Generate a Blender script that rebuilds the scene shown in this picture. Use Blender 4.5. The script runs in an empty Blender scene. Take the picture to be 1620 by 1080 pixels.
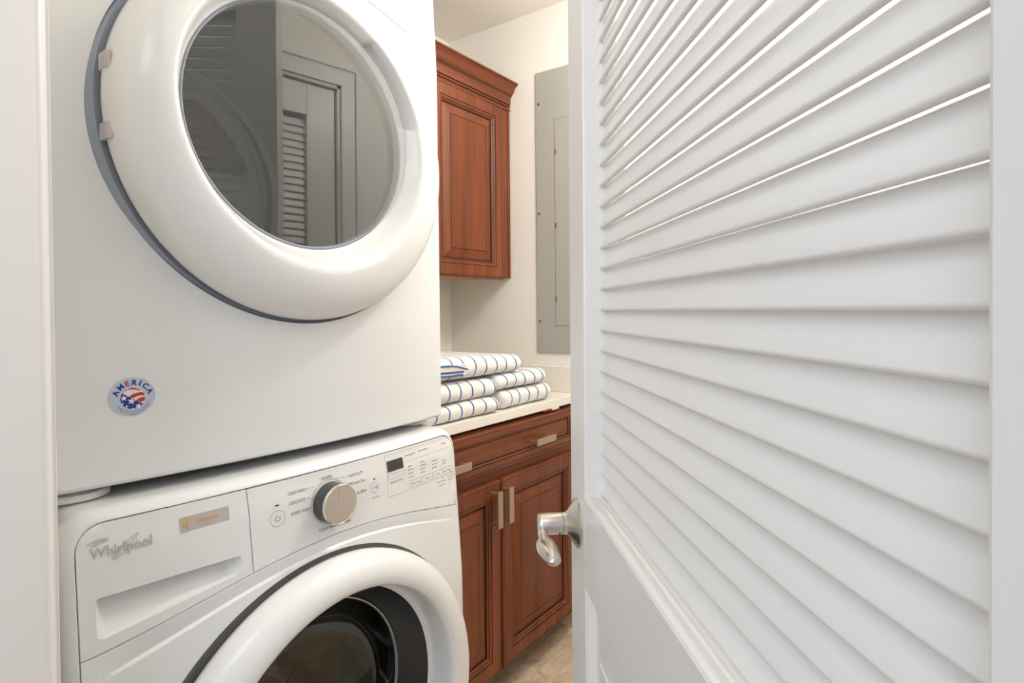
import bpy, bmesh, math, random
import numpy as np
from mathutils import Vector, Matrix, noise
random.seed(7)
PI = math.pi
sc = bpy.context.scene
col = sc.collection

# ------------------------------------------------------------------ camera
F_PX, YAW, PITCH, ROLL, CY, EYE = 924.9, 35.961, 0.7284, -0.4632, 501.87, 1.235
cd = bpy.data.cameras.new('camera'); cam = bpy.data.objects.new('camera', cd); col.objects.link(cam)
ya, pi_, ro = [math.radians(a) for a in (YAW, PITCH, ROLL)]
Fv = Vector((math.cos(ya)*math.cos(pi_), math.sin(ya)*math.cos(pi_), -math.sin(pi_)))
Rv = Vector((math.sin(ya), -math.cos(ya), 0)); Uv = Rv.cross(Fv)
R2 = Rv*math.cos(ro)+Uv*math.sin(ro); U2 = Uv*math.cos(ro)-Rv*math.sin(ro)
cam.matrix_world = Matrix(((R2.x, U2.x, -Fv.x, 0), (R2.y, U2.y, -Fv.y, 0), (R2.z, U2.z, -Fv.z, EYE), (0, 0, 0, 1)))
cd.sensor_fit = 'HORIZONTAL'; cd.sensor_width = 36; cd.lens = F_PX/1620*36
cd.shift_y = -(540-CY)/1620.0
cd.clip_start = 0.01; cd.clip_end = 50
sc.camera = cam

# ------------------------------------------------------------------ world, lights, exposure
w = bpy.data.worlds.new('world'); sc.world = w; w.use_nodes = True
bg = w.node_tree.nodes['Background']; bg.inputs[0].default_value = (0.88, 0.94, 1.0, 1); bg.inputs[1].default_value = 0.32
sc.view_settings.view_transform = 'Standard'; sc.view_settings.look = 'None'
sc.view_settings.gamma = 1; sc.view_settings.exposure = 0.32; sc.view_settings.use_curve_mapping = False

def area(name, loc, target, size, power, color, shape='DISK', size_y=None):
    l = bpy.data.lights.new(name, 'AREA'); l.shape = shape; l.size = size; l.energy = power; l.color = color
    if size_y: l.size_y = size_y
    o = bpy.data.objects.new(name, l); col.objects.link(o); o.location = loc
    o.rotation_euler = (Vector(target)-Vector(loc)).to_track_quat('-Z', 'Y').to_euler()
    return o
def bulb(name, loc, r, power, color):
    l = bpy.data.lights.new(name, 'POINT'); l.shadow_soft_size = r; l.energy = power; l.color = color
    o = bpy.data.objects.new(name, l); col.objects.link(o); o.location = loc; return o
bulb('laundry_lamp', (1.46, 0.42, 2.15), 0.06, 20.5, (1.0, 0.98, 0.95))
bulb('laundry_lamp_near', (0.62, -0.02, 2.20), 0.06, 3.5, (1.0, 0.98, 0.955))
area('hall_front_fill', (-1.6, 0.05, 1.75), (0.5, 0.4, 1.4), 1.6, 19.0, (0.90, 0.94, 1.0), 'RECTANGLE', 1.6)  # added unseen front fill, stands in for cool hall daylight
area('hall_top_fill', (-0.45, 0.10, 2.36), (-0.1, 0.1, 0.0), 0.8, 5.0, (0.95, 0.97, 1.0))  # added overhead fill out of view, brightens upper slats more than lower ones

# ------------------------------------------------------------------ materials
def srgb(r, g, b):
    f = lambda c: (c/255/12.92) if c/255 <= 0.04045 else ((c/255+0.055)/1.055)**2.4
    return (f(r), f(g), f(b), 1)
def mat(name, color, rough=0.5, metal=0.0, coat=0.0, spec=0.5, noise_scale=None, noise_amt=0.0, bump=0.0, bump_scale=200):
    m = bpy.data.materials.new(name); m.use_nodes = True; nt = m.node_tree; b = nt.nodes['Principled BSDF']
    b.inputs['Base Color'].default_value = color if len(color) == 4 else (*color, 1)
    b.inputs['Roughness'].default_value = rough; b.inputs['Metallic'].default_value = metal
    b.inputs['Coat Weight'].default_value = coat; b.inputs['Coat Roughness'].default_value = 0.05
    b.inputs['Specular IOR Level'].default_value = spec
    tc = nt.nodes.new('ShaderNodeTexCoord')
    if noise_scale:
        n = nt.nodes.new('ShaderNodeTexNoise'); n.inputs['Scale'].default_value = noise_scale; n.inputs['Detail'].default_value = 4
        nt.links.new(tc.outputs['Object'], n.inputs['Vector'])
        mx = nt.nodes.new('ShaderNodeMix'); mx.data_type = 'RGBA'
        c = b.inputs['Base Color'].default_value[:]
        mx.inputs[6].default_value = tuple(x*(1-noise_amt) for x in c[:3])+(1,)
        mx.inputs[7].default_value = tuple(min(1, x*(1+noise_amt)) for x in c[:3])+(1,)
        nt.links.new(n.outputs['Fac'], mx.inputs[0]); nt.links.new(mx.outputs[2], b.inputs['Base Color'])
    if bump:
        n2 = nt.nodes.new('ShaderNodeTexNoise'); n2.inputs['Scale'].default_value = bump_scale; n2.inputs['Detail'].default_value = 3
        nt.links.new(tc.outputs['Object'], n2.inputs['Vector'])
        bp = nt.nodes.new('ShaderNodeBump'); bp.inputs['Strength'].default_value = bump; bp.inputs['Distance'].default_value = 0.001
        nt.links.new(n2.outputs['Fac'], bp.inputs['Height']); nt.links.new(bp.outputs[0], b.inputs['Normal'])
    return m

M = {}
M['enamel'] = mat('appliance_enamel', (0.79, 0.797, 0.80), 0.22, coat=0.4, noise_scale=3, noise_amt=0.01)
M['plastic'] = mat('appliance_plastic', (0.79, 0.787, 0.78), 0.28, coat=0.3, noise_scale=4, noise_amt=0.01)
M['gasket'] = mat('blue_grey_gasket', srgb(150, 157, 172), 0.5, noise_scale=30, noise_amt=0.04)
M['hinge_grey'] = mat('hinge_grey', srgb(196, 186, 188), 0.5, noise_scale=30, noise_amt=0.03)
M['gasket_dark'] = mat('dark_grey_gasket', srgb(95, 93, 90), 0.55, noise_scale=30, noise_amt=0.05)
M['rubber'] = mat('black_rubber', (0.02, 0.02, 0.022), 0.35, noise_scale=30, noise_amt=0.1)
M['chrome'] = mat('chrome', (0.80, 0.79, 0.77), 0.07, metal=1.0, noise_scale=20, noise_amt=0.02)
M['drum_steel'] = mat('drum_steel', (0.55, 0.53, 0.50), 0.22, metal=1.0, noise_scale=20, noise_amt=0.05)
M['drum_grey'] = mat('drum_grey_enamel', (0.56, 0.58, 0.585), 0.35, noise_scale=8, noise_amt=0.03)
M['grille'] = mat('grille_steel', (0.42, 0.36, 0.30), 0.35, metal=0.8, noise_scale=40, noise_amt=0.15)
M['hole'] = mat('grille_hole', (0.02, 0.015, 0.012), 0.8, noise_scale=40, noise_amt=0.1)
M['dial_side'] = mat('dial_dark_side', (0.06, 0.06, 0.06), 0.35, noise_scale=40, noise_amt=0.1)
M['ink'] = mat('grey_ink', srgb(120, 112, 104), 0.6, noise_scale=100, noise_amt=0.05)
M['ink_light'] = mat('light_grey_ink', srgb(168, 160, 150), 0.6, noise_scale=100, noise_amt=0.03)
M['ink_dark'] = mat('dark_ink', srgb(50, 48, 48), 0.5, noise_scale=100, noise_amt=0.03)
M['ink_faint'] = mat('faint_ink', srgb(205, 202, 200), 0.5, noise_scale=100, noise_amt=0.03)
M['lcd'] = mat('dark_display', (0.03, 0.03, 0.028), 0.1, coat=0.5, noise_scale=60, noise_amt=0.2)
M['silver_plastic'] = mat('silver_plastic', (0.56, 0.57, 0.57), 0.28, metal=0.5, noise_scale=60, noise_amt=0.03)
M['gold_plastic'] = mat('gold_plastic', (0.66, 0.56, 0.44), 0.3, metal=0.6, noise_scale=60, noise_amt=0.03)
M['badge_grey'] = mat('badge_grey', srgb(186, 178, 174), 0.4, noise_scale=60, noise_amt=0.02)
M['badge_orange'] = mat('badge_orange', srgb(226, 165, 70), 0.4, noise_scale=60, noise_amt=0.02)
M['st_blue'] = mat('sticker_blue', srgb(22, 52, 140), 0.4, noise_scale=60, noise_amt=0.03)
M['st_red'] = mat('sticker_red', srgb(205, 42, 48), 0.4, noise_scale=60, noise_amt=0.03)
M['st_white'] = mat('sticker_white', srgb(232, 230, 232), 0.35, noise_scale=60, noise_amt=0.02)
M['st_silver'] = mat('sticker_silver', srgb(196, 204, 220), 0.22, metal=0.35, noise_scale=60, noise_amt=0.03)
M['paint'] = mat('satin_white_door_paint', (0.80, 0.785, 0.765), 0.38, noise_scale=5, noise_amt=0.012, bump=0.12, bump_scale=90)
M['trim'] = mat('white_trim_paint', (0.84, 0.81, 0.785), 0.42, noise_scale=5, noise_amt=0.01)
M['wall'] = mat('cream_wall_paint', (0.87, 0.845, 0.79), 0.85, noise_scale=4, noise_amt=0.012, bump=0.15, bump_scale=120)
M['ceil'] = mat('ceiling_paint', (0.90, 0.85, 0.76), 0.9, noise_scale=4, noise_amt=0.01)
M['counter'] = mat('cream_quartz', (0.84, 0.80, 0.72), 0.25, coat=0.2, noise_scale=60, noise_amt=0.02)
M['panel_grey'] = mat('grey_panel_paint', srgb(172, 172, 164), 0.5, noise_scale=8, noise_amt=0.02)
M['panel_line'] = mat('panel_gap', srgb(105, 103, 96), 0.7, noise_scale=30, noise_amt=0.05)
M['brass'] = mat('brass', srgb(150, 115, 75), 0.4, metal=0.7, noise_scale=60, noise_amt=0.15)
M['nickel'] = mat('satin_nickel', (0.66, 0.62, 0.57), 0.27, metal=1.0, noise_scale=60, noise_amt=0.04)
M['pull'] = mat('champagne_pull', srgb(188, 168, 142), 0.35, metal=0.75, noise_scale=60, noise_amt=0.04)
M['glaze'] = mat('dark_glaze', (0.035, 0.012, 0.006), 0.5, noise_scale=60, noise_amt=0.2)
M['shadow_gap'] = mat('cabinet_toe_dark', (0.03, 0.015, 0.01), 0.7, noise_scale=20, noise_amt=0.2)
M['birch'] = mat('birch_underside', srgb(206, 160, 96), 0.5, noise_scale=14, noise_amt=0.08)
M['red'] = mat('red_paper', srgb(165, 30, 35), 0.5, noise_scale=60, noise_amt=0.05)
M['paper'] = mat('white_paper', srgb(225, 218, 208), 0.6, noise_scale=60, noise_amt=0.03)

def wood(name, c1, c2, axis):
    m = bpy.data.materials.new(name); m.use_nodes = True; nt = m.node_tree; b = nt.nodes['Principled BSDF']
    tc = nt.nodes.new('ShaderNodeTexCoord'); mp = nt.nodes.new('ShaderNodeMapping')
    s = [38, 38, 38]; s[axis] = 2.2; mp.inputs['Scale'].default_value = s
    nt.links.new(tc.outputs['Object'], mp.inputs['Vector'])
    n = nt.nodes.new('ShaderNodeTexNoise'); n.inputs['Scale'].default_value = 1.0; n.inputs['Detail'].default_value = 8; n.inputs['Roughness'].default_value = .6
    n.inputs['Distortion'].default_value = 0.6
    nt.links.new(mp.outputs[0], n.inputs['Vector'])
    mp2 = nt.nodes.new('ShaderNodeMapping'); s2 = [9, 9, 9]; s2[axis] = 1.6; mp2.inputs['Scale'].default_value = s2
    nt.links.new(tc.outputs['Object'], mp2.inputs['Vector'])
    n2 = nt.nodes.new('ShaderNodeTexNoise'); n2.inputs['Scale'].default_value = 1.0; n2.inputs['Detail'].default_value = 3
    nt.links.new(mp2.outputs[0], n2.inputs['Vector'])
    ad = nt.nodes.new('ShaderNodeMath'); ad.operation = 'MULTIPLY_ADD'; ad.inputs[1].default_value = 0.55
    nt.links.new(n.outputs['Fac'], ad.inputs[0])
    ml = nt.nodes.new('ShaderNodeMath'); ml.operation = 'MULTIPLY'; ml.inputs[1].default_value = 0.45
    nt.links.new(n2.outputs['Fac'], ml.inputs[0]); nt.links.new(ml.outputs[0], ad.inputs[2])
    cr = nt.nodes.new('ShaderNodeValToRGB'); cr.color_ramp.elements[0].position = 0.36; cr.color_ramp.elements[0].color = c1
    cr.color_ramp.elements[1].position = 0.66; cr.color_ramp.elements[1].color = c2
    nt.links.new(ad.outputs[0], cr.inputs[0]); nt.links.new(cr.outputs[0], b.inputs['Base Color'])
    b.inputs['Roughness'].default_value = 0.38; b.inputs['Coat Weight'].default_value = 0.1; b.inputs['Specular IOR Level'].default_value = 0.35; b.inputs['Coat Roughness'].default_value = 0.2
    return m
CH1, CH2 = (0.115, 0.028, 0.009, 1), (0.250, 0.066, 0.022, 1)
M['cherry'] = wood('cherry_wood_upright', CH1, CH2, 2)
M['cherry_h'] = wood('cherry_wood_lengthwise', CH1, CH2, 0)

def travertine():
    m = bpy.data.materials.new('travertine'); m.use_nodes = True; nt = m.node_tree; b = nt.nodes['Principled BSDF']
    tc = nt.nodes.new('ShaderNodeTexCoord'); mp = nt.nodes.new('ShaderNodeMapping'); mp.inputs['Scale'].default_value = (3, 7, 5)
    nt.links.new(tc.outputs['Object'], mp.inputs['Vector'])
    n = nt.nodes.new('ShaderNodeTexNoise'); n.inputs['Scale'].default_value = 2.5; n.inputs['Detail'].default_value = 9; n.inputs['Roughness'].default_value = .68
    n.inputs['Distortion'].default_value = 1.2
    nt.links.new(mp.outputs[0], n.inputs['Vector'])
    cr = nt.nodes.new('ShaderNodeValToRGB'); e = cr.color_ramp.elements
    e[0].position = .3; e[0].color = srgb(170, 142, 118); e[1].position = .62; e[1].color = srgb(232, 214, 190)
    x = e.new(.44); x.color = srgb(208, 184, 156)
    nt.links.new(n.outputs['Fac'], cr.inputs[0]); nt.links.new(cr.outputs[0], b.inputs['Base Color'])
    b.inputs['Roughness'].default_value = 0.4
    return m
M['tile'] = travertine()
M['grout'] = mat('grout', srgb(150, 128, 102), 0.9, noise_scale=50, noise_amt=0.06)

def towel_mat(name, stripe=True):
    m = bpy.data.materials.new(name); m.use_nodes = True; nt = m.node_tree; b = nt.nodes['Principled BSDF']
    tc = nt.nodes.new('ShaderNodeTexCoord'); N = nt.nodes.new; L = nt.links.new
    n = N('ShaderNodeTexNoise'); n.inputs['Scale'].default_value = 10; n.inputs['Detail'].default_value = 2
    L(tc.outputs['Object'], n.inputs['Vector'])
    sx = N('ShaderNodeSeparateXYZ'); L(tc.outputs['Object'], sx.inputs[0])
    a = N('ShaderNodeMath'); a.operation = 'MULTIPLY_ADD'; a.inputs[1].default_value = 0.008; L(n.outputs['Fac'], a.inputs[0]); L(sx.outputs[0], a.inputs[2])
    d = N('ShaderNodeMath'); d.operation = 'DIVIDE'; d.inputs[1].default_value = 0.053; L(a.outputs[0], d.inputs[0])
    f = N('ShaderNodeMath'); f.operation = 'FRACT'; L(d.outputs[0], f.inputs[0])
    lt = N('ShaderNodeMath'); lt.operation = 'LESS_THAN'; lt.inputs[1].default_value = 0.115 if stripe else -1; L(f.outputs[0], lt.inputs[0])
    mx = N('ShaderNodeMix'); mx.data_type = 'RGBA'; mx.inputs[6].default_value = (0.80, 0.785, 0.755, 1); mx.inputs[7].default_value = srgb(58, 92, 152)
    L(lt.outputs[0], mx.inputs[0]); L(mx.outputs[2], b.inputs['Base Color']); b.inputs['Roughness'].default_value = 0.95
    b.inputs['Sheen Weight'].default_value = 0.3
    n2 = N('ShaderNodeTexNoise'); n2.inputs['Scale'].default_value = 420; n2.inputs['Detail'].default_value = 2; L(tc.outputs['Object'], n2.inputs['Vector'])
    bp = N('ShaderNodeBump'); bp.inputs['Strength'].default_value = .6; bp.inputs['Distance'].default_value = .0012
    L(n2.outputs['Fac'], bp.inputs['Height']); L(bp.outputs[0], b.inputs['Normal'])
    return m
M['towel'] = towel_mat('striped_terry')
M['towel_blue'] = mat('blue_terry_edge', srgb(58, 92, 152), 0.95, noise_scale=200, noise_amt=0.15)

def glass_mat(name, tint, refl_ior, rough=0.0):
    m = bpy.data.materials.new(name); m.use_nodes = True; nt = m.node_tree; nt.nodes.clear(); N = nt.nodes.new; L = nt.links.new
    out = N('ShaderNodeOutputMaterial'); mix = N('ShaderNodeMixShader'); tr = N('ShaderNodeBsdfTransparent'); gl = N('ShaderNodeBsdfGlossy')
    tr.inputs[0].default_value = tint; gl.inputs[0].default_value = (0.95, 0.95, 0.92, 1); gl.inputs['Roughness'].default_value = rough
    ge = N('ShaderNodeNewGeometry'); dt = N('ShaderNodeVectorMath'); dt.operation = 'DOT_PRODUCT'
    L(ge.outputs['Normal'], dt.inputs[0]); L(ge.outputs['Incoming'], dt.inputs[1])
    ab = N('ShaderNodeMath'); ab.operation = 'ABSOLUTE'; L(dt.outputs['Value'], ab.inputs[0])
    om = N('ShaderNodeMath'); om.operation = 'SUBTRACT'; om.inputs[0].default_value = 1.0; L(ab.outputs[0], om.inputs[1])
    pw = N('ShaderNodeMath'); pw.operation = 'POWER'; pw.inputs[1].default_value = 5.0; L(om.outputs[0], pw.inputs[0])
    fr = N('ShaderNodeMath'); fr.operation = 'MULTIPLY_ADD'; fr.inputs[1].default_value = 1-refl_ior; fr.inputs[2].default_value = refl_ior; L(pw.outputs[0], fr.inputs[0])
    L(fr.outputs[0], mix.inputs[0]); L(tr.outputs[0], mix.inputs[1]); L(gl.outputs[0], mix.inputs[2]); L(mix.outputs[0], out.inputs[0])
    return m
M['glass'] = glass_mat('smoked_door_glass', (0.78, 0.79, 0.78, 1), 0.125)
M['glass_bowl'] = glass_mat('clear_bowl_glass', (0.50, 0.50, 0.48, 1), 0.06)

# ------------------------------------------------------------------ helpers
WL = {}   # world location of each object with children
def reg(o, loc): WL[o.name] = Vector(loc)
def empty(name, loc, label, cat, group=None, kind=None):
    o = bpy.data.objects.new(name, None); o.empty_display_size = 0.05; col.objects.link(o); o.location = loc; reg(o, loc)
    o['label'] = label; o['category'] = cat
    if group: o['group'] = group
    if kind: o['kind'] = kind
    return o
def tag(o, label, cat, group=None, kind=None):
    o['label'] = label; o['category'] = cat
    if group: o['group'] = group
    if kind: o['kind'] = kind
    return o
def obj(name, verts, faces, m, parent=None, smooth=True, idx=None, origin=None, sharp=35, loc=None):
    """mesh from world-space vertices; origin = where the object's origin lies"""
    origin = Vector(origin) if origin is not None else (WL[parent.name] if parent and parent.name in WL else Vector((0, 0, 0)))
    me = bpy.data.meshes.new(name)
    me.from_pydata([tuple(Vector(v)-origin) for v in verts], [], faces)
    for x in (m if isinstance(m, (list, tuple)) else [m]): me.materials.append(x)
    if idx: 
        for p, i in zip(me.polygons, idx): p.material_index = i
    bm = bmesh.new(); bm.from_mesh(me); bmesh.ops.remove_doubles(bm, verts=bm.verts, dist=1e-6)
    bmesh.ops.recalc_face_normals(bm, faces=bm.faces); bm.to_mesh(me); bm.free()
    if smooth:
        me.polygons.foreach_set('use_smooth', [True]*len(me.polygons))
        try: me.set_sharp_from_angle(angle=math.radians(sharp))
        except Exception: pass
    o = bpy.data.objects.new(name, me); col.objects.link(o)
    if parent is not None:
        o.parent = parent; o.location = origin-WL.get(parent.name, Vector((0, 0, 0)))
    else: o.location = origin
    reg(o, origin)
    return o
class MB:
    def __init__(s): s.v = []; s.f = []; s.i = []
    def add(s, v, f, i=0):
        n = len(s.v); s.v += [tuple(x) for x in v]; s.f += [tuple(a+n for a in q) for q in f]; s.i += [i]*len(f); return s
    def box(s, x0, x1, y0, y1, z0, z1, i=0, r=0.0, mp=None):
        bm = bmesh.new(); bmesh.ops.create_cube(bm, size=1)
        for v in bm.verts: v.co = Vector(((x0+x1)/2+v.co.x*(x1-x0), (y0+y1)/2+v.co.y*(y1-y0), (z0+z1)/2+v.co.z*(z1-z0)))
        if r > 0: bmesh.ops.bevel(bm, geom=bm.edges[:], offset=r, segments=2, profile=.5, affect='EDGES')
        vs = [v.co.copy() for v in bm.verts]; bm.verts.index_update()
        if mp: vs = [mp(*v) for v in vs]
        s.add(vs, [[v.index for v in f.verts] for f in bm.faces], i); bm.free(); return s
    def grid(s, rows, closed=False, i=0, cap0=False, cap1=False):
        n = len(rows[0]); base = len(s.v); s.v += [tuple(p) for r in rows for p in r]
        for a in range(len(rows)-1):
            for b in range(n if closed else n-1):
                c = (b+1) % n; s.f.append((base+a*n+b, base+a*n+c, base+(a+1)*n+c, base+(a+1)*n+b)); s.i.append(i)
        if cap0: s.f.append(tuple(base+k for k in range(n))); s.i.append(i)
        if cap1: s.f.append(tuple(base+(len(rows)-1)*n+k for k in range(n))[::-1]); s.i.append(i)
        return s
    def make(s, name, m, parent=None, **k): return obj(name, s.v, s.f, m, parent, idx=s.i, **k)

def surf_disc_ring(c, r, y, n=128, zc=None, k=0, m=0):
    return [(c[0]+r*math.cos(t), y+k*r*math.cos(t)+m*r*math.sin(t), c[1]+r*math.sin(t)) for t in [2*PI*q/n for q in range(n)]]
def ray_poly(cx, cz, t, poly):
    best = None; dx, dz = math.cos(t), math.sin(t)
    for (ax, az), (bx, bz) in zip(poly, poly[1:]+poly[:1]):
        ex, ez = bx-ax, bz-az; den = dx*ez-dz*ex
        if abs(den) < 1e-12: continue
        s = ((ax-cx)*ez-(az-cz)*ex)/den; u = ((ax-cx)*dz-(az-cz)*dx)/den
        if s > 1e-9 and -1e-6 <= u <= 1+1e-6 and (best is None or s < best): best = s
    return best
def thetas(c, polys, n):
    ts = [2*PI*q/n for q in range(n)]
    for p in polys:
        ts += [math.atan2(z-c[1], x-c[0]) % (2*PI) for x, z in p]
    ts = sorted(ts); out = [ts[0]]
    for t in ts[1:]:
        if t-out[-1] > 1e-4: out.append(t)
    return out
def patch(surf, c, inner, outer, nr=16, n=160, rim_out=0.006, rim_in=0.0, lift=0.0, rim_in_slope=0.0, extra=None):
    """star-shaped sheet on a surface between an inner loop (poly, radius or None) and an outer polygon"""
    polys = [outer]+([inner] if isinstance(inner, list) else [])
    ts = thetas(c, polys, n)
    rin = [0.0005 if inner is None else (inner if not isinstance(inner, list) else ray_poly(c[0], c[1], t, inner)) for t in ts]
    rout = [ray_poly(c[0], c[1], t, outer) for t in ts]
    rows = []
    def P(x, z, dy=0): return (x, surf(x, z)-lift+dy+(extra(x, z) if extra else 0), z)
    if rim_in:
        rows.append([P(c[0]+(a-rim_in_slope)*math.cos(t), c[1]+(a-rim_in_slope)*math.sin(t), rim_in) for t, a in zip(ts, rin)])
        rows.append([P(c[0]+(a-0.0006)*math.cos(t), c[1]+(a-0.0006)*math.sin(t), 0.0012) for t, a in zip(ts, rin)])
    for q in range(nr+1):
        u = q/nr
        rows.append([P(c[0]+(a+(b-a)*u)*math.cos(t), c[1]+(a+(b-a)*u)*math.sin(t)) for t, a, b in zip(ts, rin, rout)])
    rows.append([P(c[0]+(b+0.0004)*math.cos(t), c[1]+(b+0.0004)*math.sin(t), 0.0006) for t, b in zip(ts, rout)])
    rows.append([P(c[0]+(b+0.0004)*math.cos(t), c[1]+(b+0.0004)*math.sin(t), rim_out) for t, b in zip(ts, rout)])
    mb = MB(); mb.grid(rows, closed=True, cap0=(inner is None)); return mb
def rrect(x0, x1, z0, z1, r, seg=6):
    rr = r if isinstance(r, (list, tuple)) else [r]*4   # bl, br, tr, tl
    pts = []
    for (cx, cz, a, q) in ((x0, z0, 180, 0), (x1, z0, 270, 1), (x1, z1, 0, 2), (x0, z1, 90, 3)):
        R = rr[q]; ccx = cx+(R if q in (0, 3) else -R); ccz = cz+(R if q in (0, 1) else -R)
        for s in range(seg+1):
            t = math.radians(a+90*s/seg); pts.append((ccx+R*math.cos(t), ccz+R*math.sin(t)))
    return pts
def text_mesh(s, surf, x, z, width=None, size=0.006, lift=0.0004, extrude=0.0, align='LEFT', bold=0.0, shear=0.0, rot=0.0, center=None):
    """returns (verts, faces) of lettering laid on a surface y=surf(x,z); x,z = baseline start"""
    cu = bpy.data.curves.new('t', 'FONT'); cu.body = s; cu.size = 1.0; cu.extrude = 0.0; cu.offset = bold; cu.shear = shear; cu.resolution_u = 3
    o = bpy.data.objects.new('t', cu); col.objects.link(o)
    dg = bpy.context.evaluated_depsgraph_get(); me = bpy.data.meshes.new_from_object(o.evaluated_get(dg))
    V = [v.co.copy() for v in me.vertices]; Fc = [list(p.vertices) for p in me.polygons]
    bpy.data.objects.remove(o); bpy.data.curves.remove(cu); bpy.data.meshes.remove(me)
    if not V: return [], []
    x0 = min(v.x for v in V); x1 = max(v.x for v in V)
    sy = size/0.72; sx = (width/(x1-x0)) if width else sy
    out = []
    for v in V:
        a, b = (v.x-x0)*sx, v.y*sy
        if center: a -= (x1-x0)*sx/2
        if rot: a, b = a*math.cos(rot)-b*math.sin(rot), a*math.sin(rot)+b*math.cos(rot)
        X, Z = x+a, z+b; out.append((X, surf(X, Z)-lift, Z))
    if extrude:
        n = len(out); back = [(p[0], p[1]+lift+0.0005, p[2]) for p in out]
        from collections import Counter
        ec = Counter(); 
        for f in Fc:
            for a, b in zip(f, f[1:]+f[:1]): ec[(a, b)] += 1
        side = [(a, b, b+n, a+n) for (a, b) in ec if (b, a) not in ec]
        return out+back, Fc+side
    return out, Fc
def stroke(surf, pts, wdt, lift=0.0004, closed=False):
    """thin ribbon along pts (x,z) on a surface"""
    dn = []
    for q in range(len(pts) if closed else len(pts)-1):
        (ax, az), (bx, bz) = pts[q], pts[(q+1) % len(pts)]; k = max(1, int(math.hypot(bx-ax, bz-az)/.006))
        dn += [(ax+(bx-ax)*u/k, az+(bz-az)*u/k) for u in range(k)]
    pts = dn if closed else dn+[pts[-1]]
    L, Rr = [], []; n = len(pts)
    for q, (x, z) in enumerate(pts):
        a = pts[q-1] if (q > 0 or closed) else pts[q]; b = pts[(q+1) % n] if (q < n-1 or closed) else pts[q]
        dx, dz = b[0]-a[0], b[1]-a[1]; l = math.hypot(dx, dz) or 1; nx, nz = -dz/l*wdt/2, dx/l*wdt/2
        L.append((x+nx, surf(x+nx, z+nz)-lift, z+nz)); Rr.append((x-nx, surf(x-nx, z-nz)-lift, z-nz))
    V = L+Rr; m = n if closed else n-1
    return V, [(q, (q+1) % n, n+(q+1) % n, n+q) for q in range(m)]
def filled(surf, pts, lift=0.0004):
    return [(x, surf(x, z)-lift, z) for x, z in pts], [tuple(range(len(pts)))]
def circle(cx, cz, r, n=40, a0=0, a1=360): return [(cx+r*math.cos(math.radians(a0+(a1-a0)*q/n)), cz+r*math.sin(math.radians(a0+(a1-a0)*q/n))) for q in range(n if a1-a0 == 360 else n+1)]
def nested(a0, a1, b0, b1, prof, mp, mb=None, fill=True, fill_i=0):
    """nested rectangular loops; prof = [(inset, height, matindex of the band ending here)]"""
    mb = mb or MB()
    rows = []
    for d, h, i in prof:
        rows.append(([mp(a0+d, b0+d, h), mp(a1-d, b0+d, h), mp(a1-d, b1-d, h), mp(a0+d, b1-d, h)], i))
    for (r0, _), (r1, i) in zip(rows, rows[1:]): mb.grid([r0, r1], closed=True, i=i)
    if fill: mb.add(rows[-1][0], [(0, 1, 2, 3)], fill_i)
    return mb
def lathe_rows(c, prof, n=128):
    """prof rows: (r, y, zc, k, m)"""
    return [surf_disc_ring((c[0], zc), r, y, n, k=k, m=m) for r, y, zc, k, m in prof]

# ------------------------------------------------------------------ dimensions
YB, XE, ZC, YR = 1.762, 1.965, 2.427, -0.20       # back wall, far wall, ceiling, right wall
XW = 0.197                                        # room face of the doorway wall
YJ = 0.695                                        # left jamb reveal

def interp(x, xs, ys): return float(np.interp(x, xs, ys))
def yw(x, z): return interp(z, [0, .475, .689, .834, .941, .967, 1.0], [.802, .802, .805, .816, .825, .830, .834])+.005-.015*(x-.586)-.024*(1-min(1.2, ((x-.586)/.346)**2))
def yd(x, z): return interp(z, [1, 1.36, 1.75, 1.9, 2.0], [.8755, .877, .879, .888, .894])-.035*(x-.589)-interp(z, [1.0, 1.2, 1.35, 1.5, 1.8, 2.0], [.024, .036, .033, .024, .010, .006])*(1-min(1.2, ((x-.589)/.343)**2))

# ------------------------------------------------------------------ setting
def sbox(name, b, m, label, cat, r=0.0):
    mb = MB(); mb.box(*b, r=r); return tag(mb.make(name, m, smooth=False, origin=((b[0]+b[1])/2, (b[2]+b[3])/2, b[4])), label, cat, kind='structure')
fl = sbox('floor', (-2.2, XE+.1, -1.3, YB+.1, -.06, -.004), M['grout'], 'travertine tiled floor in front of the cherry base cabinet', 'floor')
T = 0.457; tm = None
xs = [XE-T*k for k in range(0, 5)]; ys = [1.195-T*k for k in range(-1, 5)]
for q, x1 in enumerate(xs):
    for j, y1 in enumerate(ys):
        x0 = max(x1-T, XW-.4)+.002; y0 = max(y1-T, YR)+.002; xx = x1-.002; yy = min(y1, YB)-.002
        if xx-x0 < .05 or yy-y0 < .05: continue
        mb = MB(); mb.box(x0, xx, y0, yy, -.006, 0.0, r=.0015)
        mb.make('tile', M['tile'], fl, smooth=False, origin=((x0+xx)/2, (y0+yy)/2, -.003))
sbox('ceiling', (-.06, XE+.1, YR-.1, YB+.1, ZC, ZC+.06), M['ceil'], 'warm cream painted ceiling above the wall cabinet', 'ceiling')
sbox('wall_back', (-.0, XE+.1, YB, YB+.08, -.004, ZC), M['wall'], 'cream wall behind the cabinets and folded towels', 'wall')
wf = sbox('wall_far', (XE, XE+.08, YR-.1, YB, -.004, ZC), M['wall'], 'cream end wall carrying the grey electrical panel', 'wall')
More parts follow.
